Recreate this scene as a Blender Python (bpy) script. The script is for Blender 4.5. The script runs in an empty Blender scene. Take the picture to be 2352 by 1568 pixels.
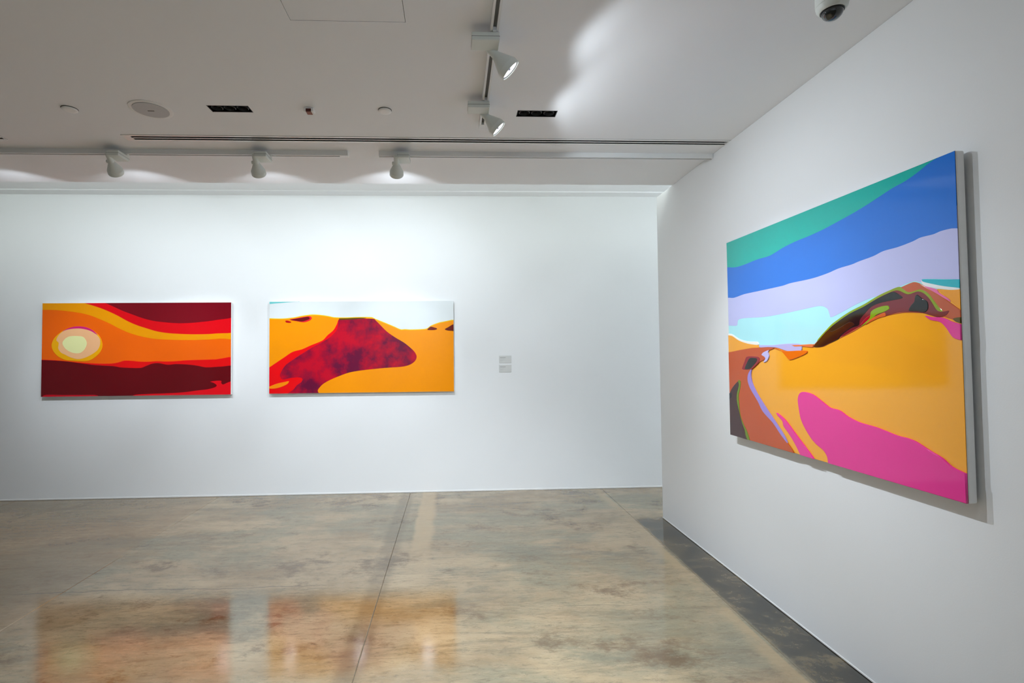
import bpy, bmesh, math, random
from mathutils import Vector, Matrix
from mathutils.geometry import delaunay_2d_cdt

random.seed(7)
SC = bpy.context.scene
COL = SC.collection

# ------------------------------------------------------------------ camera
FPX, CX, CY = 1175.0, 1093.2, 775.5
YAW, PITCH, ROLL = 0.0442, 0.0303, 0.0092
EYE = 1.5
_r = Vector((math.cos(YAW), -math.sin(YAW), 0))
_f0 = Vector((math.sin(YAW), math.cos(YAW), 0))
_z = Vector((0, 0, 1))
_f = math.cos(PITCH) * _f0 + math.sin(PITCH) * _z
_u = -math.sin(PITCH) * _f0 + math.cos(PITCH) * _z
CAM_R = math.cos(ROLL) * _r - math.sin(ROLL) * _u
CAM_U = math.sin(ROLL) * _r + math.cos(ROLL) * _u
CAM_F = _f
cd = bpy.data.cameras.new('camera')
cd.sensor_width = 36.0
cd.lens = FPX / 2352 * 36.0
cd.shift_x = (1176 - CX) / 2352
cd.shift_y = -(784 - CY) / 2352
cd.clip_start = 0.05
cam = bpy.data.objects.new('camera', cd)
COL.objects.link(cam)
m = Matrix((CAM_R, CAM_U, -CAM_F)).transposed().to_4x4()
m.translation = Vector((0, 0, EYE))
cam.matrix_world = m
SC.camera = cam

# ------------------------------------------------------------------ world, exposure
w = bpy.data.worlds.new('world'); SC.world = w
w.use_nodes = True
w.node_tree.nodes['Background'].inputs[0].default_value = (0.75, 0.85, 1.0, 1)
w.node_tree.nodes['Background'].inputs[1].default_value = 0.05
vs = SC.view_settings
vs.view_transform = 'Standard'
vs.look = 'None'
vs.gamma = 1.0
vs.use_curve_mapping = False
vs.exposure = 1.10

# strengths of the lamps; the last row is for an added, unseen fill lamp
SPOT_COL = (0.83, 0.915, 1.0)
COVE_STRENGTH = 8.2
BACK_BEAM, BACK_FLOOD, BACK_SPILL = 25.0, 19.0, 4.3
SIDE_BEAM, SIDE_FLOOD, SIDE_SPILL = 30.0, 8.0, 5.5
FILL_BEAM, FILL_FLOOD, FILL_SPILL = 40.0, 60.0, 10.0

# ------------------------------------------------------------------ room measures (metres)
XW = 1.8754          # face of the partition on the right
YE = 4.584           # far end of that partition
YB = 5.6134          # back wall
ZC = EYE + 1.4171    # hung ceiling
YC = 4.2445          # edge of the hung ceiling
ZU = EYE + 1.752     # upper ceiling over the light slot
XL, XR, YR = -7.2, 4.6, -4.2

def ray(px, py):
    d = CAM_F * FPX + CAM_R * (px - CX) - CAM_U * (py - CY)
    return d.normalized()
def on_ceiling(px, py, z=ZC):
    d = ray(px, py); t = (z - EYE) / d.z
    return Vector((d.x * t, d.y * t, z))
def on_floor(px, py):
    return on_ceiling(px, py, 0.0)
def on_back(px, py, y=YB):
    d = ray(px, py); t = y / d.y
    return Vector((d.x * t, y, EYE + d.z * t))
def on_right(px, py, x=XW):
    d = ray(px, py); t = x / d.x
    return Vector((x, d.y * t, EYE + d.z * t))

# ------------------------------------------------------------------ materials
def srgb(*c):
    out = []
    for v in c:
        v = v / 255.0
        out.append(v / 12.92 if v <= 0.04045 else ((v + 0.055) / 1.055) ** 2.4)
    return (out[0], out[1], out[2], 1.0)

def new_mat(name):
    mt = bpy.data.materials.new(name); mt.use_nodes = True
    nt = mt.node_tree
    return mt, nt, nt.nodes['Principled BSDF']

def simple(name, col, rough=0.5, metal=0.0, spec=0.5, noise=0.03, bump=0.0, scale=30.0):
    mt, nt, b = new_mat(name)
    tc = nt.nodes.new('ShaderNodeTexCoord')
    n = nt.nodes.new('ShaderNodeTexNoise'); n.inputs['Scale'].default_value = scale
    n.inputs['Detail'].default_value = 4
    nt.links.new(tc.outputs['Object'], n.inputs['Vector'])
    mx = nt.nodes.new('ShaderNodeMix'); mx.data_type = 'RGBA'
    mx.inputs['A'].default_value = tuple(max(0, c * (1 - noise)) for c in col[:3]) + (1,)
    mx.inputs['B'].default_value = tuple(min(1, c * (1 + noise)) for c in col[:3]) + (1,)
    nt.links.new(n.outputs['Fac'], mx.inputs['Factor'])
    nt.links.new(mx.outputs['Result'], b.inputs['Base Color'])
    b.inputs['Roughness'].default_value = rough
    b.inputs['Metallic'].default_value = metal
    b.inputs['Specular IOR Level'].default_value = spec
    if bump:
        bp = nt.nodes.new('ShaderNodeBump'); bp.inputs['Strength'].default_value = bump
        bp.inputs['Distance'].default_value = 0.002
        n2 = nt.nodes.new('ShaderNodeTexNoise'); n2.inputs['Scale'].default_value = 180
        nt.links.new(tc.outputs['Object'], n2.inputs['Vector'])
        nt.links.new(n2.outputs['Fac'], bp.inputs['Height'])
        nt.links.new(bp.outputs['Normal'], b.inputs['Normal'])
    return mt

def emit(name, col, strength):
    mt, nt, b = new_mat(name)
    b.inputs['Base Color'].default_value = (0.8, 0.8, 0.8, 1)
    b.inputs['Emission Color'].default_value = col
    b.inputs['Emission Strength'].default_value = strength
    return mt

WALL = simple('white_wall_paint', (0.85, 0.865, 0.87, 1), 0.75, spec=0.25, noise=0.008, bump=0.08, scale=1.5)
CEIL = simple('white_ceiling_paint', (0.925, 0.935, 0.95, 1), 0.85, spec=0.2, noise=0.012, bump=0.05, scale=1.2)
TRIM = simple('white_trim_paint', (0.92, 0.92, 0.91, 1), 0.5, noise=0.01)
LAMPW = simple('pale_grey_lamp_enamel', (0.74, 0.78, 0.74, 1), 0.4, noise=0.02)
RAILW = simple('white_rail_enamel', (0.84, 0.85, 0.84, 1), 0.4, noise=0.02)
FRAMEW = simple('gloss_white_frame', (0.90, 0.90, 0.88, 1), 0.22, noise=0.01)
DARK = simple('dark_slot', (0.02, 0.02, 0.018, 1), 0.6)
BLACK = simple('black_metal', (0.006, 0.007, 0.006, 1), 0.35)
CHROME = simple('dark_reflector', (0.10, 0.11, 0.10, 1), 0.18, metal=1.0)
CONDUCT = simple('grey_conductor', (0.13, 0.13, 0.12, 1), 0.5)
RING = simple('dark_grey_lamp_ring', (0.035, 0.037, 0.034, 1), 0.3)
GRILLE = simple('grey_speaker_grille', (0.55, 0.55, 0.55, 1), 0.6, noise=0.12, scale=400)
PANEL = simple('white_panel_edge', (0.90, 0.905, 0.89, 1), 0.55, noise=0.05, bump=0.1, scale=14)
CARD = simple('white_label_card', (0.66, 0.67, 0.65, 1), 0.7)
JOINT = simple('joint_dirt', (0.22, 0.18, 0.135, 1), 0.9, noise=0.3)
INK = simple('grey_print', (0.30, 0.31, 0.31, 1), 0.8)
INK2 = simple('faint_grey_print', (0.56, 0.57, 0.56, 1), 0.8)
REDP = simple('red_brown_window', (0.07, 0.009, 0.008, 1), 0.25)
LENS = emit('lit_lens', (0.95, 0.97, 1.0, 1), 2.2)
LENS_EDGE = simple('dark_lens_ring', (0.03, 0.03, 0.07, 1), 0.4)
COVE = emit('lit_cove_strip', (0.90, 1.0, 0.955, 1), COVE_STRENGTH)

def dome_glass():
    mt, nt, b = new_mat('smoked_dome')
    b.inputs['Base Color'].default_value = (0.012, 0.016, 0.018, 1)
    b.inputs['Roughness'].default_value = 0.04
    b.inputs['Coat Weight'].default_value = 1.0
    b.inputs['Coat Roughness'].default_value = 0.02
    return mt
DOME = dome_glass()

def resin(name, col, mottle=None, amount=0.0):
    """glossy poured resin paint; slight ripples, optional second colour in clouds"""
    mt, nt, b = new_mat(name)
    tc = nt.nodes.new('ShaderNodeTexCoord')
    n = nt.nodes.new('ShaderNodeTexNoise'); n.inputs['Scale'].default_value = 3.0
    n.inputs['Detail'].default_value = 3
    nt.links.new(tc.outputs['Object'], n.inputs['Vector'])
    mx = nt.nodes.new('ShaderNodeMix'); mx.data_type = 'RGBA'
    mx.inputs['A'].default_value = tuple(c * 0.95 for c in col[:3]) + (1,)
    mx.inputs['B'].default_value = tuple(min(1, c * 1.05) for c in col[:3]) + (1,)
    nt.links.new(n.outputs['Fac'], mx.inputs['Factor'])
    last = mx.outputs['Result']
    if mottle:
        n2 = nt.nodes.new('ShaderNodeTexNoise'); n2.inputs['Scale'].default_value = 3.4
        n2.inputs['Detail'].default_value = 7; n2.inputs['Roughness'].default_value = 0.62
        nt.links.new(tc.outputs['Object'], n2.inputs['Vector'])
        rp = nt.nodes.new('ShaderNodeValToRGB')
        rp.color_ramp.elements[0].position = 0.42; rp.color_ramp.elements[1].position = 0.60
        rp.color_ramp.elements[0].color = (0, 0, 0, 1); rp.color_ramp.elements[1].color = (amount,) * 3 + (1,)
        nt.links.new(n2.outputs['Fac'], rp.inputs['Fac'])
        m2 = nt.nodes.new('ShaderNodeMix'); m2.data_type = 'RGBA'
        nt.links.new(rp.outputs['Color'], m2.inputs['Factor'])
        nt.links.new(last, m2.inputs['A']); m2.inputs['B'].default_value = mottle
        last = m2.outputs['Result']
    nt.links.new(last, b.inputs['Base Color'])
    b.inputs['Roughness'].default_value = 0.06
    b.inputs['Specular IOR Level'].default_value = 0.5
    bp = nt.nodes.new('ShaderNodeBump'); bp.inputs['Strength'].default_value = 0.25
    bp.inputs['Distance'].default_value = 0.004
    n3 = nt.nodes.new('ShaderNodeTexNoise'); n3.inputs['Scale'].default_value = 2.2
    n3.inputs['Detail'].default_value = 0
    nt.links.new(tc.outputs['Object'], n3.inputs['Vector'])
    nt.links.new(n3.outputs['Fac'], bp.inputs['Height'])
    nt.links.new(bp.outputs['Normal'], b.inputs['Normal'])
    return mt

def concrete():
    mt, nt, b = new_mat('polished_concrete')
    L = nt.links
    tc = nt.nodes.new('ShaderNodeTexCoord')
    pos = nt.nodes.new('ShaderNodeNewGeometry').outputs['Position']
    sep = nt.nodes.new('ShaderNodeSeparateXYZ'); L.new(pos, sep.inputs[0])
    X, Y = sep.outputs[0], sep.outputs[1]
    def math_(op, a, c=None, d=None, clamp=False):
        nd = nt.nodes.new('ShaderNodeMath'); nd.operation = op; nd.use_clamp = clamp
        for i, v in enumerate((a, c, d)):
            if v is None: continue
            if isinstance(v, (int, float)): nd.inputs[i].default_value = v
            else: L.new(v, nd.inputs[i])
        return nd.outputs[0]
    def noise(scale, stretch=(1, 1, 1), detail=6, rough=0.6, off=(0, 0, 0), dist=0.0):
        mp = nt.nodes.new('ShaderNodeMapping'); L.new(pos, mp.inputs['Vector'])
        mp.inputs['Scale'].default_value = stretch; mp.inputs['Location'].default_value = off
        n = nt.nodes.new('ShaderNodeTexNoise'); n.inputs['Scale'].default_value = scale
        n.inputs['Detail'].default_value = detail; n.inputs['Roughness'].default_value = rough
        n.inputs['Distortion'].default_value = dist
        L.new(mp.outputs[0], n.inputs['Vector'])
        return n.outputs['Fac']
    def ramp(fac, p0, p1):
        nd = nt.nodes.new('ShaderNodeMapRange'); nd.interpolation_type = 'SMOOTHSTEP'
        L.new(fac, nd.inputs['Value'])
        nd.inputs['From Min'].default_value = p0; nd.inputs['From Max'].default_value = p1
        return nd.outputs[0]
    def mix(fac, a, c):
        nd = nt.nodes.new('ShaderNodeMix'); nd.data_type = 'RGBA'
        if isinstance(fac, float): nd.inputs['Factor'].default_value = fac
        else: L.new(fac, nd.inputs['Factor'])
        for key, v in (('A', a), ('B', c)):
            if isinstance(v, tuple): nd.inputs[key].default_value = v
            else: L.new(v, nd.inputs[key])
        return nd.outputs['Result']
    beige, tan = srgb(184, 171, 146), srgb(146, 130, 104)
    blue, grey = srgb(94, 104, 98), srgb(136, 138, 122)
    def layer(c, fac, p0, p1, amount, col):
        return mix(math_('MULTIPLY', ramp(fac, p0, p1), amount), c, col)
    c = mix(ramp(noise(1.1, (0.8, 1.4, 1), 9, 0.66), 0.36, 0.64), beige, tan)
    c = layer(c, noise(0.62, (0.8, 1.4, 1), 10, 0.66, (3.1, 7.7, 0), 0.2), 0.45, 0.60, 0.85, grey)
    c = layer(c, noise(0.95, (0.7, 1.5, 1), 11, 0.70, (13.4, 2.2, 0), 0.25), 0.50, 0.68, 0.70, blue)
    c = layer(c, noise(1.5, (0.9, 1.2, 1), 12, 0.76, (5.3, 1.9, 0)), 0.52, 0.65, 0.85, srgb(100, 80, 56))
    # trowel streaks and grain
    c = layer(c, noise(4.0, (0.30, 2.4, 1), 10, 0.78, (1, 4, 0), 0.5), 0.46, 0.70, 0.60, srgb(108, 102, 86))
    c = layer(c, noise(6.0, (0.35, 2.2, 1), 10, 0.80, (7, 3, 0), 0.5), 0.50, 0.72, 0.42, srgb(190, 180, 158))
    c = layer(c, noise(26, (0.45, 1.5, 1), 8, 0.85, (4, 9, 0), 0.6), 0.50, 0.66, 0.55, srgb(86, 82, 70))
    c = layer(c, noise(34, (0.45, 1.5, 1), 8, 0.85, (8, 8, 0), 0.4), 0.52, 0.68, 0.36, srgb(194, 186, 166))
    c = layer(c, noise(90, (0.6, 1.3, 1), 4, 0.8, (2, 1, 0)), 0.60, 0.72, 0.55, srgb(64, 58, 48))
    # browner, older pour on the far side
    c = mix(math_('MULTIPLY', math_('SUBTRACT', 1.0, ramp(X, -2.56, -2.47)), 0.45), c, srgb(140, 118, 88))
    # dark stained strip along the partition
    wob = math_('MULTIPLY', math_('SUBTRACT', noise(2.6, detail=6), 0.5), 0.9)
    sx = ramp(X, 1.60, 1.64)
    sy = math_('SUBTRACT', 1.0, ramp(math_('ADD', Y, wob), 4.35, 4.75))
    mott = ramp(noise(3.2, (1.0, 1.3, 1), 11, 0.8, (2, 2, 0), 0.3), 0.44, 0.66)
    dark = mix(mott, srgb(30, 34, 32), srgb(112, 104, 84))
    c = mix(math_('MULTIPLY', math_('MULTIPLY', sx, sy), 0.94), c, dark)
    # worn pale edge on the other side of that joint
    e = math_('MULTIPLY', ramp(X, 1.46, 1.56), math_('SUBTRACT', 1.0, ramp(X, 1.585, 1.60)))
    c = mix(math_('MULTIPLY', e, math_('MULTIPLY', ramp(noise(3.0, (1, .5, 1)), 0.35, 0.6), 0.6)), c, srgb(182, 166, 134))
    # dirt beside the middle joint
    xj = math_('ADD', X, math_('MULTIPLY', math_('SUBTRACT', noise(4, detail=3), 0.5), 0.06))
    d = math_('MULTIPLY', ramp(xj, -0.60, -0.54), math_('SUBTRACT', 1.0, ramp(xj, -0.46, -0.40)))
    c = mix(math_('MULTIPLY', d, 0.38), c, srgb(92, 82, 64))
    d2 = math_('MULTIPLY', ramp(xj, -0.36, -0.32), math_('SUBTRACT', 1.0, ramp(xj, -0.22, -0.16)))
    c = mix(math_('MULTIPLY', math_('MULTIPLY', d2, ramp(Y, 3.2, 4.6)), 0.6), c, srgb(196, 178, 146))
    # hairline cracks across the slabs
    for (y0, x0, x1, s) in ((3.42, -2.9, -0.75, 0.7), (4.85, -3.6, -2.6, 0.6), (3.05, 0.5, 1.2, 0.4), (4.3, 0.1, 0.6, 0.5)):
        yy = math_('ADD', Y, math_('MULTIPLY', math_('SUBTRACT', noise(1.7, (1, 0.1, 1), 5, 0.6, (y0, 0, 0)), 0.5), 0.16))
        ln = math_('SUBTRACT', 1.0, ramp(math_('ABSOLUTE', math_('SUBTRACT', yy, y0)), 0.001, 0.007))
        win = math_('MULTIPLY', ramp(X, x0, x0 + 0.25), math_('SUBTRACT', 1.0, ramp(X, x1 - 0.25, x1)))
        c = mix(math_('MULTIPLY', math_('MULTIPLY', ln, win), s), c, srgb(70, 60, 52))
    tint = nt.nodes.new('ShaderNodeMix'); tint.data_type = 'RGBA'; tint.blend_type = 'MULTIPLY'
    tint.inputs['Factor'].default_value = 1.0
    L.new(c, tint.inputs['A']); tint.inputs['B'].default_value = (0.92, 0.82, 0.68, 1)
    L.new(tint.outputs['Result'], b.inputs['Base Color'])
    rg = math_('MULTIPLY_ADD', noise(3, detail=5), 0.09, 0.025)
    L.new(rg, b.inputs['Roughness'])
    b.inputs['IOR'].default_value = 1.85
    bp = nt.nodes.new('ShaderNodeBump'); bp.inputs['Strength'].default_value = 0.11
    bp.inputs['Distance'].default_value = 0.0022
    hgt = math_('ADD', math_('MULTIPLY', noise(60, (0.5, 1.5, 1), 6, 0.7), 0.55), math_('MULTIPLY', noise(9, (1, 1, 1), 4), 0.9))
    L.new(hgt, bp.inputs['Height']); L.new(bp.outputs[0], b.inputs['Normal'])
    return mt
CONC = concrete()

# ------------------------------------------------------------------ mesh helpers
class MB:
    def __init__(s): s.v, s.f, s.mi = [], [], []
    def add(s, vs, fs, mi=0):
        o = len(s.v); s.v += [tuple(v) for v in vs]
        for f in fs: s.f.append(tuple(i + o for i in f)); s.mi.append(mi)
        return s
    def box(s, x0, x1, y0, y1, z0, z1, M=None, mi=0):
        vs = [Vector(p) for p in ((x0,y0,z0),(x1,y0,z0),(x1,y1,z0),(x0,y1,z0),(x0,y0,z1),(x1,y0,z1),(x1,y1,z1),(x0,y1,z1))]
        if M: vs = [M @ v for v in vs]
        return s.add(vs, [(0,3,2,1),(4,5,6,7),(0,1,5,4),(1,2,6,5),(2,3,7,6),(3,0,4,7)], mi)
    def bevbox(s, x0, x1, y0, y1, z0, z1, r=0.004, M=None, seg=2):
        bm = bmesh.new(); bmesh.ops.create_cube(bm, size=1)
        for v in bm.verts:
            v.co = Vector((x0 + (v.co.x + .5) * (x1 - x0), y0 + (v.co.y + .5) * (y1 - y0), z0 + (v.co.z + .5) * (z1 - z0)))
        bmesh.ops.bevel(bm, geom=bm.edges[:], offset=r, segments=seg, affect='EDGES', profile=0.5)
        bm.verts.index_update()
        vs = [(M @ v.co) if M else v.co.copy() for v in bm.verts]
        fs = [[v.index for v in f.verts] for f in bm.faces]
        bm.free(); return s.add(vs, fs)
    def lathe(s, prof, M=None, n=40, caps=True):
        """prof = [(radius, z)] turned about the z axis"""
        vs, fs = [], []
        for (r, z) in prof:
            for k in range(n):
                a = 2 * math.pi * k / n
                v = Vector((r * math.cos(a), r * math.sin(a), z)); vs.append(M @ v if M else v)
        for i in range(len(prof) - 1):
            for k in range(n):
                a, b2 = i * n + k, i * n + (k + 1) % n
                fs.append((a, b2, b2 + n, a + n))
        if caps:
            fs.append(tuple(range(n - 1, -1, -1))); fs.append(tuple(range((len(prof) - 1) * n, len(prof) * n)))
        return s.add(vs, fs)
    def build(s, name, mat, parent=None, smooth=None, loc=None):
        me = bpy.data.meshes.new(name); me.from_pydata(s.v, [], s.f)
        mats = mat if isinstance(mat, (list, tuple)) else [mat]
        for q in mats: me.materials.append(q)
        if len(mats) > 1: me.polygons.foreach_set('material_index', s.mi)
        bm = bmesh.new(); bm.from_mesh(me); bmesh.ops.recalc_face_normals(bm, faces=bm.faces[:]); bm.to_mesh(me); bm.free()
        if smooth:
            me.polygons.foreach_set('use_smooth', [True] * len(me.polygons)); me.set_sharp_from_angle(angle=math.radians(smooth))
        me.update()
        o = bpy.data.objects.new(name, me); COL.objects.link(o)
        if parent: o.parent = parent
        if loc is not None: o.location = loc
        return o

def tag(o, label, cat, group=None):
    o['label'] = label; o['category'] = cat
    if group: o['group'] = group
    return o
def struct(o): o['kind'] = 'structure'; return o
def empty(name, loc, rot=None):
    o = bpy.data.objects.new(name, None); COL.objects.link(o)
    o.empty_display_size = 0.05; o.location = loc
    if rot is not None: o.rotation_euler = rot
    return o

# ------------------------------------------------------------------ the room
# floor: a bed with poured concrete slabs, open joints between them
flo = struct(MB().box(XL, XR, YR, YB, -0.20, -0.007).build('floor', JOINT))
joints = [XL, -4.58, -2.50, -0.475, 1.615, XR]
G = 0.0010
cross = {0: [YR, 0.2, YB], 1: [YR, 1.6, YB], 2: [YR, 0.4, YB], 3: [YR, -0.8, YB], 4: [YR, YB]}
for i in range(len(joints) - 1):
    ys = cross[i]
    for k in range(len(ys) - 1):
        x0, x1 = joints[i] + (G if i else 0), joints[i + 1] - (G if i < len(joints) - 2 else 0)
        y0, y1 = ys[k] + (G if k else 0), ys[k + 1] - (G if k < len(ys) - 2 else 0)
        MB().bevbox(x0, x1, y0, y1, -0.007, 0.0, r=0.0025, seg=1).build('floor_slab', CONC, flo)

struct(MB().box(XL, XR, YB, YB + 0.2, -0.2, ZU + 0.15).build('wall_back', WALL))
struct(MB().box(XL - 0.2, XL, YR, YB, -0.2, ZU + 0.15).build('wall_left', WALL))
struct(MB().box(XL, XR, YR - 0.2, YR, -0.2, ZU + 0.15).build('wall_rear', WALL))
struct(MB().box(XR, XR + 0.2, YR, YB, -0.2, ZU + 0.15).build('wall_far_right', WALL))
struct(MB().bevbox(XW, XW + 0.22, YR, YE, 0.0, ZC, r=0.003, seg=1).build('wall_right', WALL))
struct(MB().bevbox(XL, XR, YB - 0.004, YB, 0.004, 0.018, r=0.0015, seg=1).build('baseboard_back', TRIM))
struct(MB().bevbox(XW - 0.003, XW, YR, YE, 0.003, 0.012, r=0.001, seg=1).build('baseboard_right', TRIM))

# hung ceiling with real openings
def grid_slab(x0, x1, y0, y1, z0, z1, holes, name, mat):
    xs = sorted({x0, x1, *[h[0] for h in holes], *[h[1] for h in holes]})
    ys = sorted({y0, y1, *[h[2] for h in holes], *[h[3] for h in holes]})
    def hole(i, j):
        cx, cy = (xs[i] + xs[i+1]) / 2, (ys[j] + ys[j+1]) / 2
        return any(h[0] < cx < h[1] and h[2] < cy < h[3] for h in holes)
    bm = bmesh.new(); cache = {}
    def V(x, y, z):
        k = (round(x, 5), round(y, 5), round(z, 5))
        if k not in cache: cache[k] = bm.verts.new((x, y, z))
        return cache[k]
    nx, ny = len(xs) - 1, len(ys) - 1
    for i in range(nx):
        for j in range(ny):
            if hole(i, j): continue
            a, b2, c, d = xs[i], xs[i+1], ys[j], ys[j+1]
            bm.faces.new((V(a,c,z0), V(a,d,z0), V(b2,d,z0), V(b2,c,z0)))
            bm.faces.new((V(a,c,z1), V(b2,c,z1), V(b2,d,z1), V(a,d,z1)))
            for (ii, jj, p, q) in ((i-1,j,(a,c),(a,d)), (i+1,j,(b2,d),(b2,c)), (i,j-1,(b2,c),(a,c)), (i,j+1,(a,d),(b2,d))):
                if ii < 0 or jj < 0 or ii >= nx or jj >= ny or hole(ii, jj):
                    bm.faces.new((V(*p,z0), V(*p,z1), V(*q,z1), V(*q,z0)))
    bmesh.ops.recalc_face_normals(bm, faces=bm.faces[:])
    me = bpy.data.meshes.new(name); bm.to_mesh(me); bm.free(); me.materials.append(mat)
    o = bpy.data.objects.new(name, me); COL.objects.link(o); return o

def rect_from(pts):
    q = [on_ceiling(*p) for p in pts]
    xs, ys = [v.x for v in q], [v.y for v in q]
    return q, xs, ys
# recessed triple downlights: mean edges of the traced corners
def fit_rect(tl, tr, br, bl):
    a, b2, c, d = on_ceiling(*tl), on_ceiling(*tr), on_ceiling(*br), on_ceiling(*bl)
    return ((a.x + d.x) / 2, (b2.x + c.x) / 2, (a.y + b2.y) / 2, (c.y + d.y) / 2)
DL1 = fit_rect((473, 242), (570, 242.5), (581.5, 258), (489, 257.5))
DL2 = fit_rect((1188.5, 253), (1280, 254.5), (1276, 269), (1185.5, 268))
PANEL_R = on_ceiling(932, 53).x
PANEL_L = on_ceiling(665.5, 45).x
PANEL_Y = (on_ceiling(935.5, 53.5).y + on_ceiling(665.5, 45).y) / 2
AP = (PANEL_L, PANEL_R, PANEL_Y - (PANEL_R - PANEL_L), PANEL_Y)
# slot diffuser
DFY0 = on_ceiling(1035, 316).y; DFY1 = on_ceiling(1035, 328.5).y
DFX0 = on_ceiling(282, 313).x
DF = (DFX0, XW - 0.001, DFY0, DFY1)
DF2R = on_ceiling(27, 325).x
DF2 = (DF2R - 3.0, DF2R, DFY0 + 0.01, DFY1 + 0.01)
holes = [DL1, DL2, AP, DF, DF2]
ceil = struct(grid_slab(XL, XR, YR, YC, ZC, ZC + 0.06, holes, 'ceiling', CEIL))
# deck above the hung ceiling, closing fascia and upper ceiling of the light slot
up = MB()
up.box(XL, XR, YR, 3.86, ZC + 0.20, ZC + 0.24)
up.box(XL, XR, 3.82, 3.86, ZC + 0.06, ZU + 0.15)
up.box(XL, XR, 3.86, YB, ZU, ZU + 0.15)
struct(up.build('ceiling_upper', CEIL))
# lower fillet running along the top of the back wall
struct(MB().box(XL, XR, YB - 0.15, YB, ZU - 0.012, ZU).build('trim_1', CEIL))

# light strip lying in the slot, on the ledge of the hung ceiling
cv = empty('cove_light', (0, YC - 0.03, ZC + 0.06))
MB().bevbox(XL + 0.1, XR - 0.1, -0.05, 0.0, 0.0, 0.05, r=0.003, seg=1).build('housing', RAILW, cv)
cl = MB(); cl.add([(XL + 0.15, 0.002, 0.006), (XR - 0.15, 0.002, 0.006), (XR - 0.15, 0.002, 0.044), (XL + 0.15, 0.002, 0.044)], [(0, 1, 2, 3)])
cl.build('diffuser', COVE, cv)
tag(cv, 'long linear light hidden on the ceiling ledge washing the back wall', 'cove light')

# ------------------------------------------------------------------ access panel
g = 0.0022
ap = MB().box(AP[0] + g, AP[1] - g, AP[2] + g, AP[3] - g, ZC + 0.0005, ZC + 0.02)
o = ap.build('access_panel', CEIL)
tag(o, 'flush white square access panel with a thin dark joint in the ceiling', 'panel')
MB().box(AP[0] - .01, AP[1] + .01, AP[2] - .01, AP[3] + .01, ZC + 0.061, ZC + 0.068).build('panel_backing', DARK, o)

# ------------------------------------------------------------------ slot diffusers
def slot_diffuser(R, label):
    x0, x1, y0, y1 = R
    t = empty('slot_diffuser', ((x0 + x1) / 2, (y0 + y1) / 2, ZC))
    hx, hy = (x1 - x0) / 2, (y1 - y0) / 2
    s = 0.0265                    # half the slotted width
    a = -0.003
    b_ = -0.0012
    fr = MB()
    fr.box(-hx, hx, -hy, -s, a, b_); fr.box(-hx, hx, s, hy, a, b_)
    fr.box(-hx, -hx + 0.05, -s, s, a, b_); fr.box(hx - 0.006, hx, -s, s, a, b_)
    fr.build('frame', FRAMEW, t)
    MB().box(-hx + 0.045, hx - 0.005, -0.0055, 0.0055, a, b_).build('blade', FRAMEW, t)
    bx = MB()
    bx.box(-hx + 0.001, hx - 0.001, -hy + 0.001, hy - 0.001, 0.045, 0.055)
    bx.box(-hx + 0.001, hx - 0.001, -hy + 0.001, -s - 0.004, b_, 0.045); bx.box(-hx + 0.001, hx - 0.001, s + 0.004, hy - 0.001, b_, 0.045)
    bx.build('plenum', BLACK, t)
    return tag(t, label, 'air vent', 'slot diffusers in the ceiling')
slot_diffuser(DF, 'long white linear air slot with two black gaps, reaching the partition with the desert painting')
slot_diffuser(DF2, 'end of a linear air slot beyond the domed sprinkler cap and round speaker')

# ------------------------------------------------------------------ triple downlights
def downlight(R, label):
    x0, x1, y0, y1 = R
    t = empty('triple_downlight', ((x0 + x1) / 2, (y0 + y1) / 2, ZC))
    hx, hy = (x1 - x0) / 2, (y1 - y0) / 2
    b = MB()
    th = 0.004
    b.box(-hx, hx, -hy, -hy + th, 0.0, 0.06); b.box(-hx, hx, hy - th, hy, 0.0, 0.06)
    b.box(-hx, -hx + th, -hy, hy, 0.0, 0.06); b.box(hx - th, hx, -hy, hy, 0.0, 0.06)
    b.box(-hx, hx, -hy, hy, 0.085, 0.09)
    b.build('housing', BLACK, t)
    r = min(hy - 0.008, hx / 3 - 0.004)
    for k in (-1, 0, 1):
        M = Matrix.Translation((k * hx * 0.62, 0, 0.010))
        lamp = MB().lathe([(r, 0.0), (r * 0.98, -0.006), (r * 0.90, -0.008), (r * 0.86, 0.0), (r * 0.62, 0.03), (r * 0.35, 0.05), (r * .30, .052)], M, 36, caps=False)
        lo = lamp.build('lamp_ring', RING, t, smooth=40)
        MB().lathe([(r * 0.83, 0.004), (r * 0.6, 0.031), (r * 0.34, 0.046), (r * 0.01, 0.047)], M, 36, caps=False).build('reflector', CHROME, lo, smooth=50)
    return tag(t, label, 'downlight', 'recessed triple downlights')
downlight(DL1, 'black recessed triple downlight, unlit, between round speaker and red-faced detector')
downlight(DL2, 'black recessed triple downlight, unlit, beside the short end of the lamp track')

# ------------------------------------------------------------------ small ceiling fittings
def cap(px, py, r, label):
    c = on_ceiling(px, py)
    t = empty('sprinkler_cover', c)
    MB().lathe([(r * 1.04, 0.0), (r * 1.04, -0.002), (r * .8, -0.002)], None, 40, caps=True).build('shadow_ring', CONDUCT, t)
    MB().lathe([(r * 0.97, -0.003), (r, -0.005), (r, -0.007), (r * .96, -0.009), (r * .6, -0.0105), (r * .1, -0.011)], None, 40).build('cover_plate', TRIM, t, smooth=50)
    return tag(t, label, 'sprinkler cap', 'round sprinkler caps')
cap(160, 249.5, 0.040, 'small round white sprinkler cap beside the grey speaker')
cap(884, 253, 0.038, 'small round white sprinkler cap between red-faced detector and lamp track')

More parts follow.
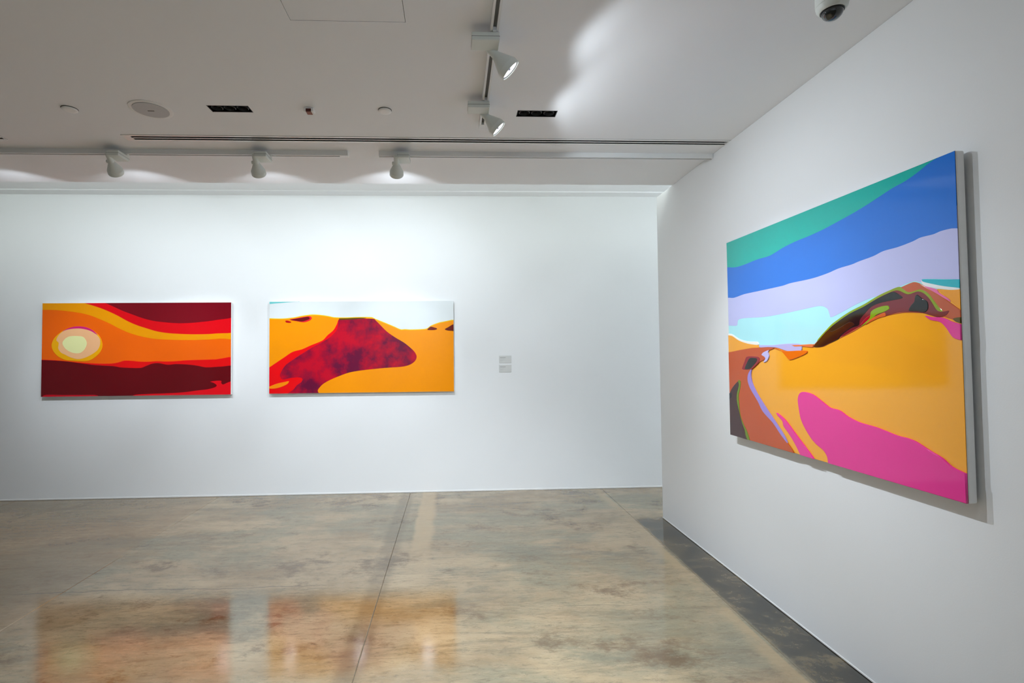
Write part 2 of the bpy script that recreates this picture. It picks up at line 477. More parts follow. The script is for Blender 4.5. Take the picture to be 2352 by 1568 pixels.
c = on_ceiling(347, 251)
t = empty('ceiling_speaker', c)
MB().lathe([(0.112, 0.0), (0.112, -0.003), (0.104, -0.006), (0.094, -0.004)], None, 56).build('rim', TRIM, t, smooth=50)
gm = MB().lathe([(0.092, -0.004), (0.092, -0.0075), (0.05, -0.009), (0.002, -0.0095)], None, 56).build('grille', GRILLE, t, smooth=60)
MB().bevbox(-0.018, 0.018, -0.003, 0.003, -0.0112, -0.009, r=0.0008, seg=1).build('badge', CONDUCT, gm)
tag(t, 'round ceiling speaker with grey grille and white rim', 'speaker')

c = on_ceiling(711, 250)
t = empty('ceiling_detector', c)
MB().bevbox(-0.027, 0.027, -0.022, 0.022, -0.024, 0.0, r=0.003).build('body', TRIM, t)
MB().bevbox(-0.016, 0.014, -0.0245, 0.019, -0.0265, -0.008, r=0.002).build('window', REDP, t)['label'] = 'red-brown window'
tag(t, 'small white box detector with red-brown face on the ceiling', 'detector')

# ------------------------------------------------------------------ lamp tracks
TW, TH = 0.018, 0.034       # half width and height of the rail
def track(name, p0, p1, label, cap0=False, cap1=False):
    """rail along +x of its own frame; open slot underneath"""
    p0, p1 = Vector(p0), Vector(p1)
    d = p1 - p0; L = d.length
    t = empty('lamp_track', p0, (0, 0, math.atan2(d.y, d.x)))
    r = MB()
    r.box(0, L, -TW, TW, -0.005, 0.0)
    r.box(0, L, -TW, -TW + 0.010, -TH, -0.005); r.box(0, L, TW - 0.010, TW, -TH, -0.005)
    r.build('rail', RAILW, t)
    MB().box(0.002, L - 0.002, -TW + 0.0102, TW - 0.0102, -0.018, -0.005).build('conductor', CONDUCT, t)
    if cap0: MB().bevbox(-0.004, 0.05, -TW - .001, TW + .001, -TH - 0.001, 0, r=0.001, seg=1).build('end_cap', RAILW, t)
    if cap1: MB().bevbox(L - 0.055, L + 0.004, -TW - .001, TW + .001, -TH - 0.001, 0, r=0.001, seg=1).build('end_cap', RAILW, t)
    return tag(t, label, 'track', 'ceiling lamp tracks')
TY = on_ceiling(700, 345).y + TW        # the cross track
TX1 = on_ceiling(797, 345).x
TX2 = on_ceiling(870, 347).x
track('a', (XL + 0.3, TY, ZC), (TX1, TY, ZC), 'white lamp track with two spotlights, ahead of the sunset painting', cap1=True)
track('b', (TX2, TY, ZC), (XW - 0.002, TY, ZC), 'white lamp track with one spotlight, running to the partition')
LX = 0.187                              # the track running away from the camera
LY1 = on_ceiling(1106, 283).y
track('c', (LX, YR + 0.6, ZC), (LX, LY1, ZC), 'white lamp track at right angles, holding two glowing spotlights', cap1=True)

# ------------------------------------------------------------------ spotlights
def aim_matrix(d, roll_hint=Vector((0, 0, 1))):
    """rotation whose -z points along d"""
    zc = -d.normalized(); xc = roll_hint.cross(zc)
    if xc.length < 1e-4: xc = Vector((1, 0, 0))
    xc.normalize(); yc = zc.cross(xc)
    return Matrix((xc, yc, zc)).transposed().to_4x4()

HEAD_PROF = [(0.0165, 0.100), (0.0190, 0.096), (0.0190, 0.030), (0.0205, 0.026), (0.0470, -0.034), (0.0495, -0.040), (0.0505, -0.066),
             (0.0485, -0.068), (0.0455, -0.066), (0.0445, -0.050)]
def spotlight(track_pos, along, box_dir, side, target, label, power, group, lit=None, size=1.0, bang=38, drop=0.072, sang=150, back=0.0):
    """track_pos on the ceiling; box_dir: the gear box reaches this way; side: the head hangs on this side of it"""
    P = Vector(track_pos); B = Vector(box_dir); A = Vector(along); S = Vector(side)
    t = empty('spotlight', P)
    R = Matrix((B, Vector((0, 0, 1)).cross(B), Vector((0, 0, 1)))).transposed().to_4x4()  # x = box direction
    # adapter clipped into the track
    ad = MB(); ad.bevbox(-0.0074, 0.0074, -0.085, 0.045, -TH - 0.0055, -0.0185, r=0.002, M=R)
    ad.bevbox(-0.015, 0.015, -0.075, 0.030, -TH - 0.0055, -TH - 0.0008, r=0.0015, M=R)
    ad.build('track_adapter', RAILW, t)
    zt = -TH - 0.005
    bx = MB(); bx.bevbox(-0.022, 0.098, -0.040, 0.040, zt - 0.036, zt, r=0.003, M=R)
    box = bx.build('gear_box', LAMPW, t)
    MB().box(-0.0225, 0.0985, -0.0405, 0.0405, zt - 0.0195, zt - 0.018, M=R).build('seam', CONDUCT, box)
    # head
    piv = S * 0.054 + Vector((0, 0, zt - drop)) + B * back
    T = Vector(target) - (P + piv)
    H = Matrix.Translation(piv) @ aim_matrix(T) @ Matrix.Translation((0, 0, -0.03)) @ Matrix.Scale(size, 4)
    br = MB()
    q = S * 0.036 + Vector((0, 0, zt - 0.020)) + B * back
    dv = (piv - q); ln = dv.length
    br.bevbox(-0.011, 0.011, -0.004, 0.004, -ln - 0.012, 0.012, r=0.003, M=Matrix.Translation(q) @ aim_matrix(dv, B))
    br.lathe([(0.010, -0.030), (0.012, -0.028), (0.012, -0.004), (0.010, -0.002)],
             Matrix.Translation(piv) @ aim_matrix(S), 20)
    br.build('bracket', LAMPW, t)
    hd = MB().lathe(HEAD_PROF, H, 44, caps=False)
    hd.lathe([(0.0005, 0.1005), (0.0165, 0.100)], H, 44, caps=False)
    head = hd.build('lamp_head', LAMPW, t, smooth=16)
    MB().lathe([(0.0446, -0.0600), (0.0446, -0.0615), (0.0405, -0.0618), (0.0405, -0.0600)], H, 44, caps=False).build('lens_ring', LENS_EDGE, head)
    MB().lathe([(0.0404, -0.0603), (0.026, -0.0575), (0.006, -0.056)], H, 44, caps=False).build('lens', LENS, head, smooth=60)
    MB().lathe([(0.0058, -0.0563), (0.0056, -0.0600), (0.0005, -0.0610)], H, 20, caps=False).build('bulb_cap', LENS_EDGE, head)
    mouth = H @ Vector((0, 0, -0.075))
    for nm, pw, ang, bl, rad in (('beam', power[0], bang, 0.9, 0.012), ('flood', power[1], 118, 1.0, 0.02), ('spill', power[2], sang, 0.16, 0.02)):
        ld = bpy.data.lights.new('spotlight_' + nm, 'SPOT')
        ld.energy = pw; ld.color = SPOT_COL; ld.spot_size = math.radians(ang); ld.spot_blend = bl
        ld.shadow_soft_size = rad
        lo = bpy.data.objects.new('light_' + nm, ld); COL.objects.link(lo); lo.parent = t
        lo.matrix_basis = Matrix.Translation(mouth) @ aim_matrix(T)
    tag(t, label, 'spotlight', group)
    return t

GB = 'spotlights on the cross track'
def back_lamp(px, target, label, k=1.0):
    x = on_back(px, 350, y=TY - 0.098).x
    spotlight((x, TY, ZC), (1, 0, 0), (0, -1, 0), (-1, 0, 0), target, label, (BACK_BEAM, BACK_FLOOD * k, BACK_SPILL), GB,
              size=0.97, bang=38, sang=115, drop=0.050, back=0.02)
back_lamp(257, (on_back(455, 690).x, YB, 1.44), 'grey spotlight on the long track, slanting towards the gap between the two wide paintings')
back_lamp(597, (on_back(700, 690).x, YB, 1.42), 'grey spotlight nearest the capped track end, between the other two on the cross tracks')
back_lamp(926, (on_back(915, 690).x, YB, 1.52), 'grey spotlight alone on the track that runs to the partition', 2.0)
back_lamp(-75, (on_back(215, 690).x, YB, 1.38), 'grey spotlight on the long track past the sprinkler cap, slanting towards the sun painting')

GS = 'spotlights on the track at right angles'
def side_lamp(y, target, label, power=(SIDE_BEAM, SIDE_FLOOD, SIDE_SPILL), bx=(-1, 0, 0), drop=0.046, bang=62):
    spotlight((LX, y, ZC), (0, 1, 0), bx, (0, 1, 0), target, label, power, GS, bang=bang, drop=drop, back=-0.012)
side_lamp(on_ceiling(1140, 66).y, (XW, 2.35, 1.15), 'glowing spotlight in mid track, lens ring and bulb cap showing', (16.0, 4.0, 4.6))
side_lamp(on_ceiling(1116, 224).y, (XW, 2.85, 1.12), 'glowing spotlight at the short end of the track near the downlight', (34.0, 19.0, 5.2))
side_lamp(0.9, (-0.35, 3.0, 0.0), 'added unseen fill spotlight turned down to the floor slabs, on the track overhead', (262.0, 20.0, 2.0), (1, 0, 0), 0.11, 84)  # unseen lamp added so the floor bounces light to the ceiling
side_lamp(-1.2, (XW, -1.6, 1.4), 'added unseen fill spotlight turned to the near end of the partition, on the track overhead', (3.0, 5.0, 2.0))  # weak unseen lamp, added as fill near the camera
side_lamp(-2.6, (-3.0, YR, 1.4), 'added unseen fill spotlight turned to the rear wall, on the track overhead', (FILL_BEAM, FILL_FLOOD, FILL_SPILL), (1, 0, 0))  # added out-of-view lamp, lifts the ambient light off the rear wall

# unseen track and spotlight added behind the partition for bounced light
track('d', (XW + 0.5, 3.1, ZC), (XR - 0.3, 3.1, ZC), 'added unseen white lamp track in the passage behind the partition')
spotlight((2.9, 3.1, ZC), (1, 0, 0), (0, 1, 0), (-1, 0, 0), (XR, 3.3, 0.8), 'added unseen spotlight behind the partition turned to the passage wall',
          (60.0, 380.0, 4.0), GB)

# ------------------------------------------------------------------ dome camera
c = on_ceiling(1909, -62)
t = empty('dome_camera', c)
bs = MB().lathe([(0.0655, 0.1159), (0.066, -0.034), (0.065, -0.036), (0.064, -0.0365), (0.064, -0.038), (0.0635, -0.040), (0.062, -0.050), (0.056, -0.060), (0.050, -0.064), (0.046, -0.063)], None, 56)
bo = bs.build('base', LAMPW, t, smooth=40)
sc = Matrix.Rotation(math.radians(-75), 4, 'Z') @ Matrix.Translation((0.0655, 0, -0.026)) @ Matrix.Rotation(math.radians(90), 4, 'Y')
MB().lathe([(0.0035, -0.001), (0.0035, 0.001), (0.001, 0.0012)], sc, 16).build('screw', BLACK, bo)
MB().lathe([(0.047, -0.0635), (0.047, -0.067), (0.0445, -0.0675), (0.044, -0.064)], None, 48).build('seal_ring', BLACK, t, smooth=50)
prof = [(0.0435 * math.cos(a), -0.0655 - 0.0400 * math.sin(a)) for a in [math.pi / 2 * k / 14 for k in range(14)]] + [(0.0005, -0.1055)]
MB().lathe(prof, None, 48, caps=False).build('dome', DOME, t, smooth=80)['label'] = 'smoked glossy dome'
t.location.z -= 0.095
t.scale = (0.82, 0.82, 0.82)
tag(t, 'grey dome security camera with smoked bubble on the ceiling', 'camera')

# ------------------------------------------------------------------ paintings
def homography(src):
    """pixel quad TL,TR,BR,BL -> unit square (u right, v down)"""
    dst = [(0, 0), (1, 0), (1, 1), (0, 1)]
    A, bb = [], []
    for (x, y), (u, v) in zip(src, dst):
        A.append([x, y, 1, 0, 0, 0, -u * x, -u * y]); bb.append(u)
        A.append([0, 0, 0, x, y, 1, -v * x, -v * y]); bb.append(v)
    n = 8
    for i in range(n):
        p = max(range(i, n), key=lambda r: abs(A[r][i]))
        A[i], A[p] = A[p], A[i]; bb[i], bb[p] = bb[p], bb[i]
        for r in range(n):
            if r != i:
                k = A[r][i] / A[i][i]
                A[r] = [a - k * q for a, q in zip(A[r], A[i])]; bb[r] -= k * bb[i]
    h = [bb[i] / A[i][i] for i in range(n)]
    def f(x, y):
        w_ = h[6] * x + h[7] * y + 1
        return ((h[0] * x + h[1] * y + h[2]) / w_, (h[3] * x + h[4] * y + h[5]) / w_)
    return f

def smooth_closed(p, n=4):
    out = []; m_ = len(p)
    for i in range(m_):
        a, b2, c, d = p[i - 1], p[i], p[(i + 1) % m_], p[(i + 2) % m_]
        # centripetal-like guard: long jumps stay straight
        L1 = math.dist(b2, c); L0 = math.dist(a, b2); L2 = math.dist(c, d)
        k0 = min(1, L1 / max(L0, 1e-6)); k2 = min(1, L1 / max(L2, 1e-6))
        m0 = [(c[j] - a[j]) * 0.5 * min(1.0, 2 * L1 / max(L0 + L1, 1e-6)) for j in (0, 1)]
        m1 = [(d[j] - b2[j]) * 0.5 * min(1.0, 2 * L1 / max(L2 + L1, 1e-6)) for j in (0, 1)]
        for k in range(n):
            s = k / n; s2, s3 = s * s, s * s * s
            out.append(tuple((2*s3-3*s2+1)*b2[j] + (s3-2*s2+s)*m0[j] + (-2*s3+3*s2)*c[j] + (s3-s2)*m1[j] for j in (0, 1)))
    return out

def clip_rect(p, x0, y0, x1, y1):
    def cl(poly, inside, inter):
        out = []
        for i in range(len(poly)):
            a, b2 = poly[i - 1], poly[i]
            if inside(b2):
                if not inside(a): out.append(inter(a, b2))
                out.append(b2)
            elif inside(a): out.append(inter(a, b2))
        return out
    def ix(x): return lambda a, b2: (x, a[1] + (b2[1]-a[1]) * (x-a[0]) / (b2[0]-a[0]))
    def iy(y): return lambda a, b2: (a[0] + (b2[0]-a[0]) * (y-a[1]) / (b2[1]-a[1]), y)
    for ins, it in ((lambda q: q[0] >= x0, ix(x0)), (lambda q: q[0] <= x1, ix(x1)), (lambda q: q[1] >= y0, iy(y0)), (lambda q: q[1] <= y1, iy(y1))):
        if p: p = cl(p, ins, it)
    out = []
    for q in p:
        if not out or math.dist(out[-1], q) > 1e-4: out.append(q)
    if len(out) > 1 and math.dist(out[0], out[-1]) < 1e-4: out.pop()
    return out

def area(p): return sum(p[i-1][0] * p[i][1] - p[i][0] * p[i-1][1] for i in range(len(p))) / 2

def pour(poly, h, r, name, mat, parent):
    """a puddle of paint: polygon in the panel plane (x, z), raised by h towards -y, with a rounded lip of r"""
    if area(poly) < 0: poly = poly[::-1]
    n = len(poly); nor = []
    for i in range(n):
        a, c = poly[i - 1], poly[(i + 1) % n]
        tx, ty = c[0] - a[0], c[1] - a[1]; L = math.hypot(tx, ty) or 1
        nor.append((-ty / L, tx / L))
    vs, fs = [], []
    for (off, y) in ((0, 0.0), (0, -h + r * 0.55), (r * 0.35, -h + r * 0.12), (r, -h)):
        for (p, q) in zip(poly, nor): vs.append((p[0] + q[0] * off, y, p[1] + q[1] * off))
    for k in range(3):
        for i in range(n):
            j = (i + 1) % n
            fs.append((k*n + i, k*n + j, (k+1)*n + j, (k+1)*n + i))
    rim = [Vector((vs[3*n + i][0], vs[3*n + i][2])) for i in range(n)]
    pv, _, pf, *_ = delaunay_2d_cdt(rim, [], [list(range(n))], 1, 1e-6)
    o_ = len(vs); vs += [(p.x, -h, p.y) for p in pv]
    ns = len(fs)
    for tri in pf:
        a, b2, c = (pv[k] for k in tri)
        tri = list(tri)
        if (b2 - a).cross(c - a) < 0: tri.reverse()
        fs.append(tuple(o_ + k for k in tri))
    me = bpy.data.meshes.new(name); me.from_pydata(vs, [], fs)
    me.materials.append(mat)
    me.polygons.foreach_set('use_smooth', [k < ns for k in range(len(fs))])
    me.update()
    o = bpy.data.objects.new(name, me); COL.objects.link(o); o.parent = parent
    return o

def painting(name, label, quad, world, fields, W, H, depth, standoff, base, to_px, step=0.00035, lip=0.0016, bev=0.004):
    """local frame: x right, z up, -y out of the wall; world = matrix of the panel centre on its back face"""
    t = empty(name, (0, 0, 0)); t.matrix_world = world
    MB().bevbox(-W/2, W/2, -depth, 0, -H/2, H/2, r=bev).build('panel', PANEL, t)
    b_ = 0.06
    for z_ in (H/2 - b_ - 0.03, -H/2 + b_):
        MB().box(-W/2 + b_, W/2 - b_, 0, standoff - 0.0005, z_, z_ + 0.03).build('hanging_batten', CONDUCT, t)
    f = homography(quad)
    e = 0.0015
    layers = [('ground', base, None)] + fields
    for k, (nm, mat, pts) in enumerate(layers):
        if pts is None:
            poly = [(-W/2 + e, -H/2 + e), (W/2 - e, -H/2 + e), (W/2 - e, H/2 - e), (-W/2 + e, H/2 - e)]
        else:
            loc = []
            for q in pts:
                u, v = f(*to_px(q)); loc.append(((u - 0.5) * W, (0.5 - v) * H))
            poly = clip_rect(smooth_closed(loc), -W/2 + e, -H/2 + e, W/2 - e, H/2 - e)
        hgt = 0.0016 + k * step
        o = pour(poly, hgt, min(lip, hgt * 0.9), 'paint_pool', mat, t)
        o.location = (0, -depth, 0)
        o['label'] = nm + ' paint'
    return tag(t, label, 'painting')

RS = {}
def C(r_, g_, b_, key=None, mottle=None, amount=0.0):
    k = (r_, g_, b_, mottle)
    if k not in RS: RS[k] = resin('resin_%d_%d_%d' % (r_, g_, b_), srgb(r_, g_, b_), mottle, amount)
    return RS[k]

def quad_frame_back(q, standoff, depth):
    y = YB - standoff - depth
    P = [on_back(*p, y=y) for p in q]
    xl, xr = (P[0].x + P[3].x) / 2, (P[1].x + P[2].x) / 2
    zt, zb = (P[0].z + P[1].z) / 2, (P[2].z + P[3].z) / 2
    return Matrix.Translation(((xl + xr) / 2, YB - standoff, (zt + zb) / 2)), xr - xl, zt - zb

# --- sunset painting (traced at 4.704 px per photo px from 60,660)
q1 = [(98.3, 696.6), (531.5, 693.4), (530.2, 905.5), (93.4, 911.9)]
M1, W1, H1 = quad_frame_back(q1, 0.012, 0.035)
top = [(2400, 60), (60, 60)]
bot = [(2400, 1320), (40, 1320)]
F1 = [
 ('amber yellow band', C(246, 158, 0), [(40,243),(180,245),(320,247),(480,262),(600,280),(700,305),(800,345),(900,388),(1000,440),(1100,485),(1200,517),(1300,540),(1400,555),(1550,563),(1700,566),(1900,563),(2100,550),(2300,530)] + top),
 ('bright red band', C(232, 6, 22), [(480,100),(640,172),(700,190),(800,222),(900,262),(1000,310),(1100,365),(1200,408),(1300,440),(1400,470),(1500,488),(1600,497),(1750,503),(1900,503),(2050,495),(2300,452),(2400,60)]),
 ('dark crimson', C(126, 8, 26), [(740,100),(860,168),(950,210),(1050,255),(1150,292),(1250,328),(1350,355),(1450,370),(1600,383),(1750,383),(1900,370),(2050,350),(2300,290),(2400,60)]),
 ('red horizon', C(236, 8, 14), [(60,776),(165,780),(300,785),(420,795),(600,812),(800,822),(930,820),(1000,808),(1060,790),(1150,792),(1230,800),(1330,800),(1420,795),(1500,798),(1600,795),(1750,783),(1900,778),(2050,773),(2300,768)] + bot),
 ('dark maroon land', C(104, 4, 16), [(60,783),(160,785),(300,790),(450,800),(600,820),(750,838),(950,850),(1020,862),(1120,867),(1240,867),(1300,845),(1360,822),(1430,815),(1530,832),(1620,825),(1750,830),(1850,842),(1930,858),(2000,858),(2100,852),(2300,860)] + bot),
 ('bright red corner', C(238, 10, 28), [(1150,1168),(1300,1150),(1500,1142),(1700,1130),(1850,1110),(1960,1097),(2040,1075),(2060,1055),(2030,1030),(1990,1015),(2050,1005),(2110,1005),(2110,1030),(2130,1045),(2200,1015),(2290,1000),(2300,1260),(1150,1260)]),
 ('red lower edge', C(214, 8, 34), [(190,1166),(400,1163),(600,1162),(770,1166),(790,1230),(170,1230)]),
 ('golden sun rim', C(252, 178, 8), [(278,620),(300,560),(340,515),(400,470),(470,440),(560,425),(650,432),(730,470),(790,520),(820,580),(825,640),(800,700),(750,750),(690,787),(620,797),(520,793),(430,785),(360,755),(310,710),(285,665)]),
 ('magenta crescent', C(214, 34, 120), [(395,478),(470,438),(560,421),(650,430),(720,462),(778,512),(700,478),(600,455),(500,460)]),
 ('pale peach ring', C(250, 190, 138), [(330,570),(360,512),(420,467),(500,448),(600,446),(700,470),(770,517),(800,560),(800,620),(770,680),(700,730),(630,762),(560,775),(480,755),(420,725),(380,705),(350,660),(355,600)]),
 ('pale yellow sun', C(240, 240, 172), [(395,605),(420,560),(470,530),(550,525),(620,535),(655,580),(658,620),(630,675),(580,710),(500,705),(430,665)]),
]
painting('sunset_painting', 'glossy red and orange painting of a sun under curved bands, on the back wall', q1, M1, F1, W1, H1, 0.035, 0.012,
         C(250, 104, 6), lambda p: (60 + p[0] / 4.704, 660 + p[1] / 4.704))

# --- red hill painting (5.113 from 600,660)
q2 = [(619, 692.3), (1042.4, 690.7), (1042.4, 899), (618, 904)]
M2, W2, H2 = quad_frame_back(q2, 0.012, 0.035)
ridge = [(30,370),(95,370),(250,372),(380,360),(480,340),(600,325),(700,330),(800,345),(860,358),(1000,360),(1150,355),(1300,357),(1340,375),(1440,415),(1560,465),(1640,500),(1690,498),(1750,502),(1900,497),(1950,488),(1990,458),(2060,430),(2130,412),(2320,410)]
F2 = [
 ('teal sliver', C(120, 205, 205), [(40,140),(300,140),(460,163),(350,172),(200,185),(40,194)]),
 ('yellow outline', C(236, 200, 20), [(x, y - 9) for x, y in ridge] + [(2400, 1340), (30, 1340)]),
 ('orange land', C(252, 152, 2), ridge + [(2400, 1340), (30, 1340)]),
 ('red slope', C(240, 6, 16), [(40,975),(95,938),(180,880),(270,820),(370,755),(480,725),(580,680),(720,622),(780,560),(850,500),(890,430),(915,375),(1000,400),(950,520),(860,600),(760,680),(600,780),(480,860),(560,1000),(560,1330),(40,1330)]),
 ('crimson hill', C(198, 4, 40, None, srgb(84, 12, 54), 0.9), [(915,376),(1000,376),(1200,366),(1330,370),(1348,388),(1400,440),(1480,520),(1580,590),(1680,650),(1760,715),(1810,770),(1825,820),(1800,870),(1740,910),(1650,932),(1500,942),(1350,955),(1150,978),(1030,1000),(930,1035),(820,1080),(730,1130),(680,1180),(663,1215),(690,1262),(690,1330),(300,1330),(310,1250),(380,1195),(420,1145),(470,1110),(485,1075),(450,1056),(350,1062),(250,1080),(220,1030),(250,960),(300,900),(400,830),(500,765),(600,705),(700,650),(800,590),(880,510),(905,440)]),  # purple clouds: colour variation, partly a reflection painted into the resin
 ('olive ridge line', C(96, 72, 10), [(915,364),(1000,361),(1150,355),(1240,358),(1200,367),(1050,377),(925,381)]),
 ('orange leaf', C(250, 140, 8), [(60,1172),(95,1163),(180,1130),(270,1110),(325,1100),(310,1130),(240,1165),(150,1187),(60,1182)]),
 ('rose rim', C(232, 24, 44), [(335,375),(420,360),(500,345),(575,338),(597,360),(570,390),(500,409),(420,397),(360,387)]),
 ('maroon patch', C(104, 14, 26), [(345,378),(440,362),(520,348),(560,345),(572,368),(540,384),(480,400),(400,390)]),
 ('red dot', C(190, 12, 20), [(285,393),(310,388),(355,405),(340,416),(295,411)]),
 ('maroon rock', C(116, 26, 18), [(1953,492),(1990,462),(2030,470),(2062,480),(2065,492),(2030,501),(1960,500)]),
 ('maroon edge rock', C(100, 24, 18), [(2158,492),(2200,466),(2252,436),(2330,420),(2330,520),(2250,511),(2190,506)]),
]
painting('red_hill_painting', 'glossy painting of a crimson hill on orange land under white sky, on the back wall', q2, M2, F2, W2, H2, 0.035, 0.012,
         C(226, 232, 233), lambda p: (600 + p[0] / 5.113, 660 + p[1] / 5.113))

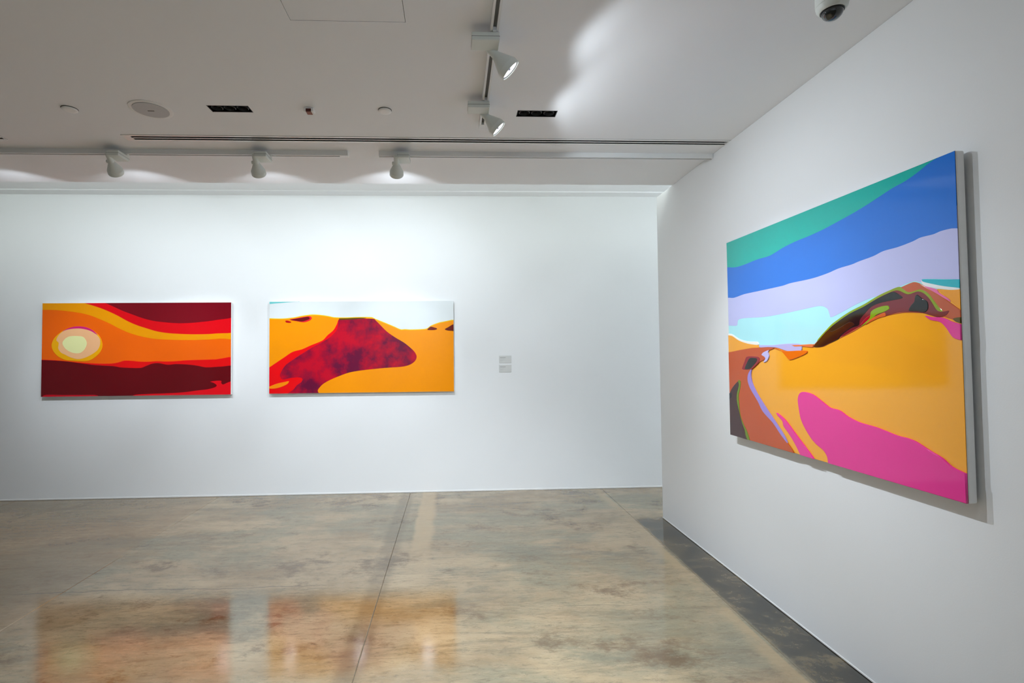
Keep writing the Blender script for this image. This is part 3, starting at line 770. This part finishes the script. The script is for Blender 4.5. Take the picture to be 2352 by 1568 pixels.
# --- desert painting on the partition (3.409 from 1640,320; D = lower crop, 1363.6 further down)
q3 = [(1669.3, 557), (2193.8, 345.8), (2226.7, 1158.5), (1679.6, 997.8)]
ST3, DP3 = 0.014, 0.034
P3 = [on_right(*p, x=XW - ST3 - DP3) for p in q3]
ya, yb = (P3[0].y + P3[3].y) / 2, (P3[1].y + P3[2].y) / 2
zt, zb = (P3[0].z + P3[1].z) / 2, (P3[2].z + P3[3].z) / 2
W3, H3 = ya - yb, zt - zb
M3 = Matrix.Translation((XW - ST3, (ya + yb) / 2, (zt + zb) / 2)) @ Matrix.Rotation(math.radians(-90), 4, 'Z')
def D(l): return [(x, y + 1363.6) for x, y in l]
OUT = [(2300, 1100), (2300, -300), (-100, 500)]
F3 = [
 ('pale cyan sky', C(176, 236, 242), D([(40,160),(110,160),(150,172),(200,207),(260,228),(360,248),(450,246),(620,244),(780,240)]) + [(860,1560),(980,1470),(1290,1250),(1560,1140),(1700,1180),(1934,1185)] + OUT),
 ('lilac band', C(194, 196, 240), [(40,1455),(115,1455),(182,1455),(192,1412),(240,1398),(400,1388),(560,1360),(700,1330),(800,1308),(850,1305),(890,1325),(905,1360),(917,1392),(1000,1355),(1120,1290),(1250,1235),(1300,1225),(1460,1150),(1570,1110),(1625,1120),(1640,1095),(1800,1095),(2100,1099)] + OUT),
 ('sky blue band', C(30, 118, 220), [(40,1240),(110,1238),(160,1238),(240,1210),(380,1180),(540,1145),(600,1125),(720,1100),(800,1080),(900,1045),(980,1010),(1080,980),(1140,955),(1250,915),(1330,875),(1440,845),(1560,800),(1620,770),(1720,745),(1780,720),(1860,700),(2100,650)] + [(2300,-300),(-100,500)]),
 ('turquoise band', C(0, 180, 168), [(40,1000),(100,1000),(170,1000),(240,980),(340,940),(440,910),(540,850),(640,800),(740,760),(860,705),(1000,630),(1100,575),(1200,515),(1300,450),(1400,385),(1500,330),(1600,260),(1680,195),(1750,145),(1840,60),(1800,-100),(-100,500)]),
 ('white cloud', C(238, 242, 242), [(1628,1100),(1700,1096),(1800,1098),(2050,1105),(2050,1195),(1934,1190),(1820,1176),(1700,1160),(1640,1142)]),
 ('cyan strip', C(28, 184, 200), [(1630,1096),(1720,1095),(1800,1096),(2050,1102),(2050,1168),(1932,1164),(1800,1150),(1680,1126),(1637,1114)]),
 ('orange side', C(244, 160, 24), [(1745,1172),(1840,1178),(2050,1190),(2050,1400),(1945,1345),(1900,1300),(1850,1255),(1790,1205)]),
 ('pink ridge', C(240, 120, 176), [(1640,1145),(1700,1160),(1750,1174),(1765,1198),(1845,1250),(1855,1272),(1780,1228),(1700,1180)]),
 ('terracotta mountain', C(196, 92, 52), [(780,1622),(820,1568),(900,1480),(940,1445),(1060,1360),(1180,1300),(1290,1230),(1460,1160),(1560,1118),(1610,1125),(1680,1165),(1780,1225),(1880,1295),(1945,1340),(2060,1400),(2060,1460),(1950,1442),(1880,1412),(1760,1377),(1640,1360),(1500,1357),(1400,1372),(1300,1397),(1200,1442),(1100,1502),(980,1562),(900,1602),(850,1624)]),
 ('lime outline', C(138, 160, 8), [(810,1578),(895,1476),(936,1436),(1060,1350),(1180,1288),(1290,1222),(1380,1180),(1460,1154),(1530,1194),(1620,1172),(1682,1200),(1735,1265),(1775,1318),(1800,1345),(1740,1360),(1600,1340),(1300,1300),(1100,1440),(900,1560)]),
 ('maroon face', C(122, 34, 42), [(1120,1350),(1280,1245),(1400,1188),(1450,1180),(1525,1210),(1600,1188),(1650,1202),(1700,1252),(1750,1330),(1790,1347),(1850,1340),(1822,1380),(1760,1392),(1700,1377),(1640,1360),(1540,1352),(1440,1357),(1350,1382),(1260,1388),(1200,1440),(1130,1475),(1000,1545),(1050,1450)]),
 ('black ridge', C(18, 20, 20), [(925,1462),(1060,1366),(1180,1306),(1290,1242),(1400,1192),(1440,1200),(1487,1240),(1400,1262),(1310,1281),(1240,1311),(1192,1360),(1152,1410),(1142,1455),(1080,1480),(1010,1530),(980,1562),(900,1598),(860,1600),(870,1530)]),
 ('dark brown reflection', C(62, 30, 14), [(786,1622),(830,1562),(900,1487),(925,1500),(990,1470),(1070,1425),(1108,1448),(1050,1490),(1000,1530),(972,1565),(900,1600),(850,1622)]),  # brown reflection low on the black ridge, painted in as colour
 ('red vein', C(168, 22, 38), [(1148,1458),(1190,1400),(1242,1368),(1232,1400),(1180,1442)]),
 ('lime patch', C(136, 168, 6), [(1238,1345),(1300,1311),(1370,1300),(1381,1325),(1340,1350),(1280,1372),(1240,1412),(1180,1452),(1162,1458),(1225,1398)]),
 ('orange foot', C(222, 100, 40), [(1190,1450),(1240,1402),(1300,1371),(1345,1355),(1352,1382),(1300,1396),(1240,1424)]),
 ('black rock', C(18, 22, 22), [(1583,1228),(1600,1215),(1640,1245),(1680,1270),(1685,1325),(1660,1352),(1600,1346),(1533,1340),(1550,1300),(1575,1270)]),
 ('olive corner', C(94, 80, 8), [(1880,1402),(1945,1390),(2050,1390),(2050,1450),(1948,1440),(1900,1426)]),
 ('pink fall', C(238, 62, 156), [(1660,1380),(1720,1390),(1800,1395),(1870,1425),(1945,1446),(2060,1460),(2060,1580),(1950,1572),(1880,1550),(1830,1480),(1780,1430),(1700,1412)]),
 ('white crest', C(246, 244, 236), D([(40,150),(118,155),(145,158),(200,195),(270,215),(345,218),(358,242),(270,236),(200,212),(150,180),(40,175)])),
 ('orange dune', C(250, 170, 44), D([(40,165),(118,166),(150,172),(200,206),(270,231),(360,247),(366,263),(300,268),(200,285),(40,310)])),
 ('lilac horizon', C(190, 186, 236), D([(360,245),(470,244),(540,236),(640,232),(690,241),(692,286),(640,291),(580,291),(500,266),(430,261),(365,263)])),
 ('orange dash', C(236, 122, 70), D([(617,244),(700,241),(782,238),(781,262),(700,256),(640,257)])),
 ('terracotta plain', C(200, 84, 32), D([(40,312),(120,300),(300,268),(420,262),(482,266),(440,285),(392,302),(382,320),(412,350),(367,375),(340,400),(302,430),(280,460),(271,500),(290,570),(330,640),(380,740),(430,800),(500,880),(540,950),(580,1005),(640,1120),(500,1250),(40,1250)])),
 ('orange wedge', C(240, 112, 22), D([(480,266),(560,290),(680,286),(735,290),(736,305),(690,330),(600,361),(570,332),(530,287)])),
 ('lilac hook', C(196, 188, 236), D([(380,320),(395,300),(440,282),(431,300),(439,330),(421,370),(394,379),(410,350),(400,335)])),
 ('lilac stream', C(164, 142, 220), D([(301,430),(275,470),(271,520),(290,582),(350,685),(390,765),(470,855),(530,945),(584,1015),(562,960),(484,838),(404,718),(344,620),(307,540),(296,480)])),
 ('maroon rock rim', C(150, 22, 34), D([(265,335),(350,335),(368,350),(360,380),(320,420),(300,436),(229,433),(245,380)])),
 ('black stone', C(20, 24, 22), D([(290,345),(345,348),(346,370),(310,415),(290,432),(250,430),(265,385)])),
 ('lime stem', C(112, 138, 10), D([(200,518),(217,530),(214,580),(202,640),(207,720),(217,800),(243,870),(268,920),(290,1000),(260,1000),(248,910),(212,830),(192,740),(182,660),(186,580)])),
 ('dark plum shade', C(70, 38, 38), D([(60,680),(128,625),(150,580),(196,528),(204,560),(190,620),(188,680),(206,760),(226,840),(246,900),(257,950),(272,1010),(200,1100),(40,1100)])),
 ('black notch', C(24, 26, 32), D([(60,625),(128,620),(151,620),(141,658),(60,690)])),
 ('hot pink dune', C(240, 50, 152), D([(930,1330),(912,1200),(905,1165),(898,1120),(868,1070),(810,1020),(768,970),(720,890),(690,820),(675,740),(667,670),(680,625),(710,611),(780,630),(860,690),(920,735),(990,755),(1060,805),(1150,850),(1270,885),(1350,915),(1450,955),(1530,975),(1600,1005),(1700,1070),(1800,1130),(1880,1200),(1985,1252),(2150,1330),(2150,1700),(930,1700)])),
 ('pink streak', C(240, 54, 154), D([(499,775),(540,805),(582,850),(640,930),(700,1010),(760,1090),(800,1150),(820,1220),(740,1220),(690,1110),(640,1010),(590,930),(555,880),(545,840),(510,800)])),
]
painting('desert_painting', 'large glossy painting of orange dunes and pink shadow under blue bands, on the partition', q3, M3, F3, W3, H3, DP3, ST3,
         C(254, 174, 44), lambda p: (1640 + p[0] / 3.409, 320 + p[1] / 3.409), step=0.00022, lip=0.0022, bev=0.006)

# ------------------------------------------------------------------ wall labels
def label_card(px, py, label):
    c = on_back(px, py)
    t = empty('wall_label', c)
    w_, h_ = 0.068, 0.0405
    MB().bevbox(-w_, w_, -0.004, -0.0002, -h_, h_, r=0.0008, seg=1).build('card', CARD, t)
    MB().box(-w_ + 0.010, -w_ + 0.072, -0.0046, -0.0040, 0.016, 0.0205).build('printed_title', INK, t)
    for k, (l, s) in enumerate(((0.048, -0.004), (0.062, -0.010), (0.034, -0.016))):
        MB().box(-w_ + 0.010, -w_ + 0.010 + l, -0.0044, -0.0040, s, s + 0.0022).build('printed_line', INK2, t)
    return tag(t, label, 'wall label', 'label cards beside the red hill painting')
label_card(1160.5, 825, 'small white label card on the back wall, upper of two')
label_card(1160.5, 846, 'small white label card on the back wall, lower of two')
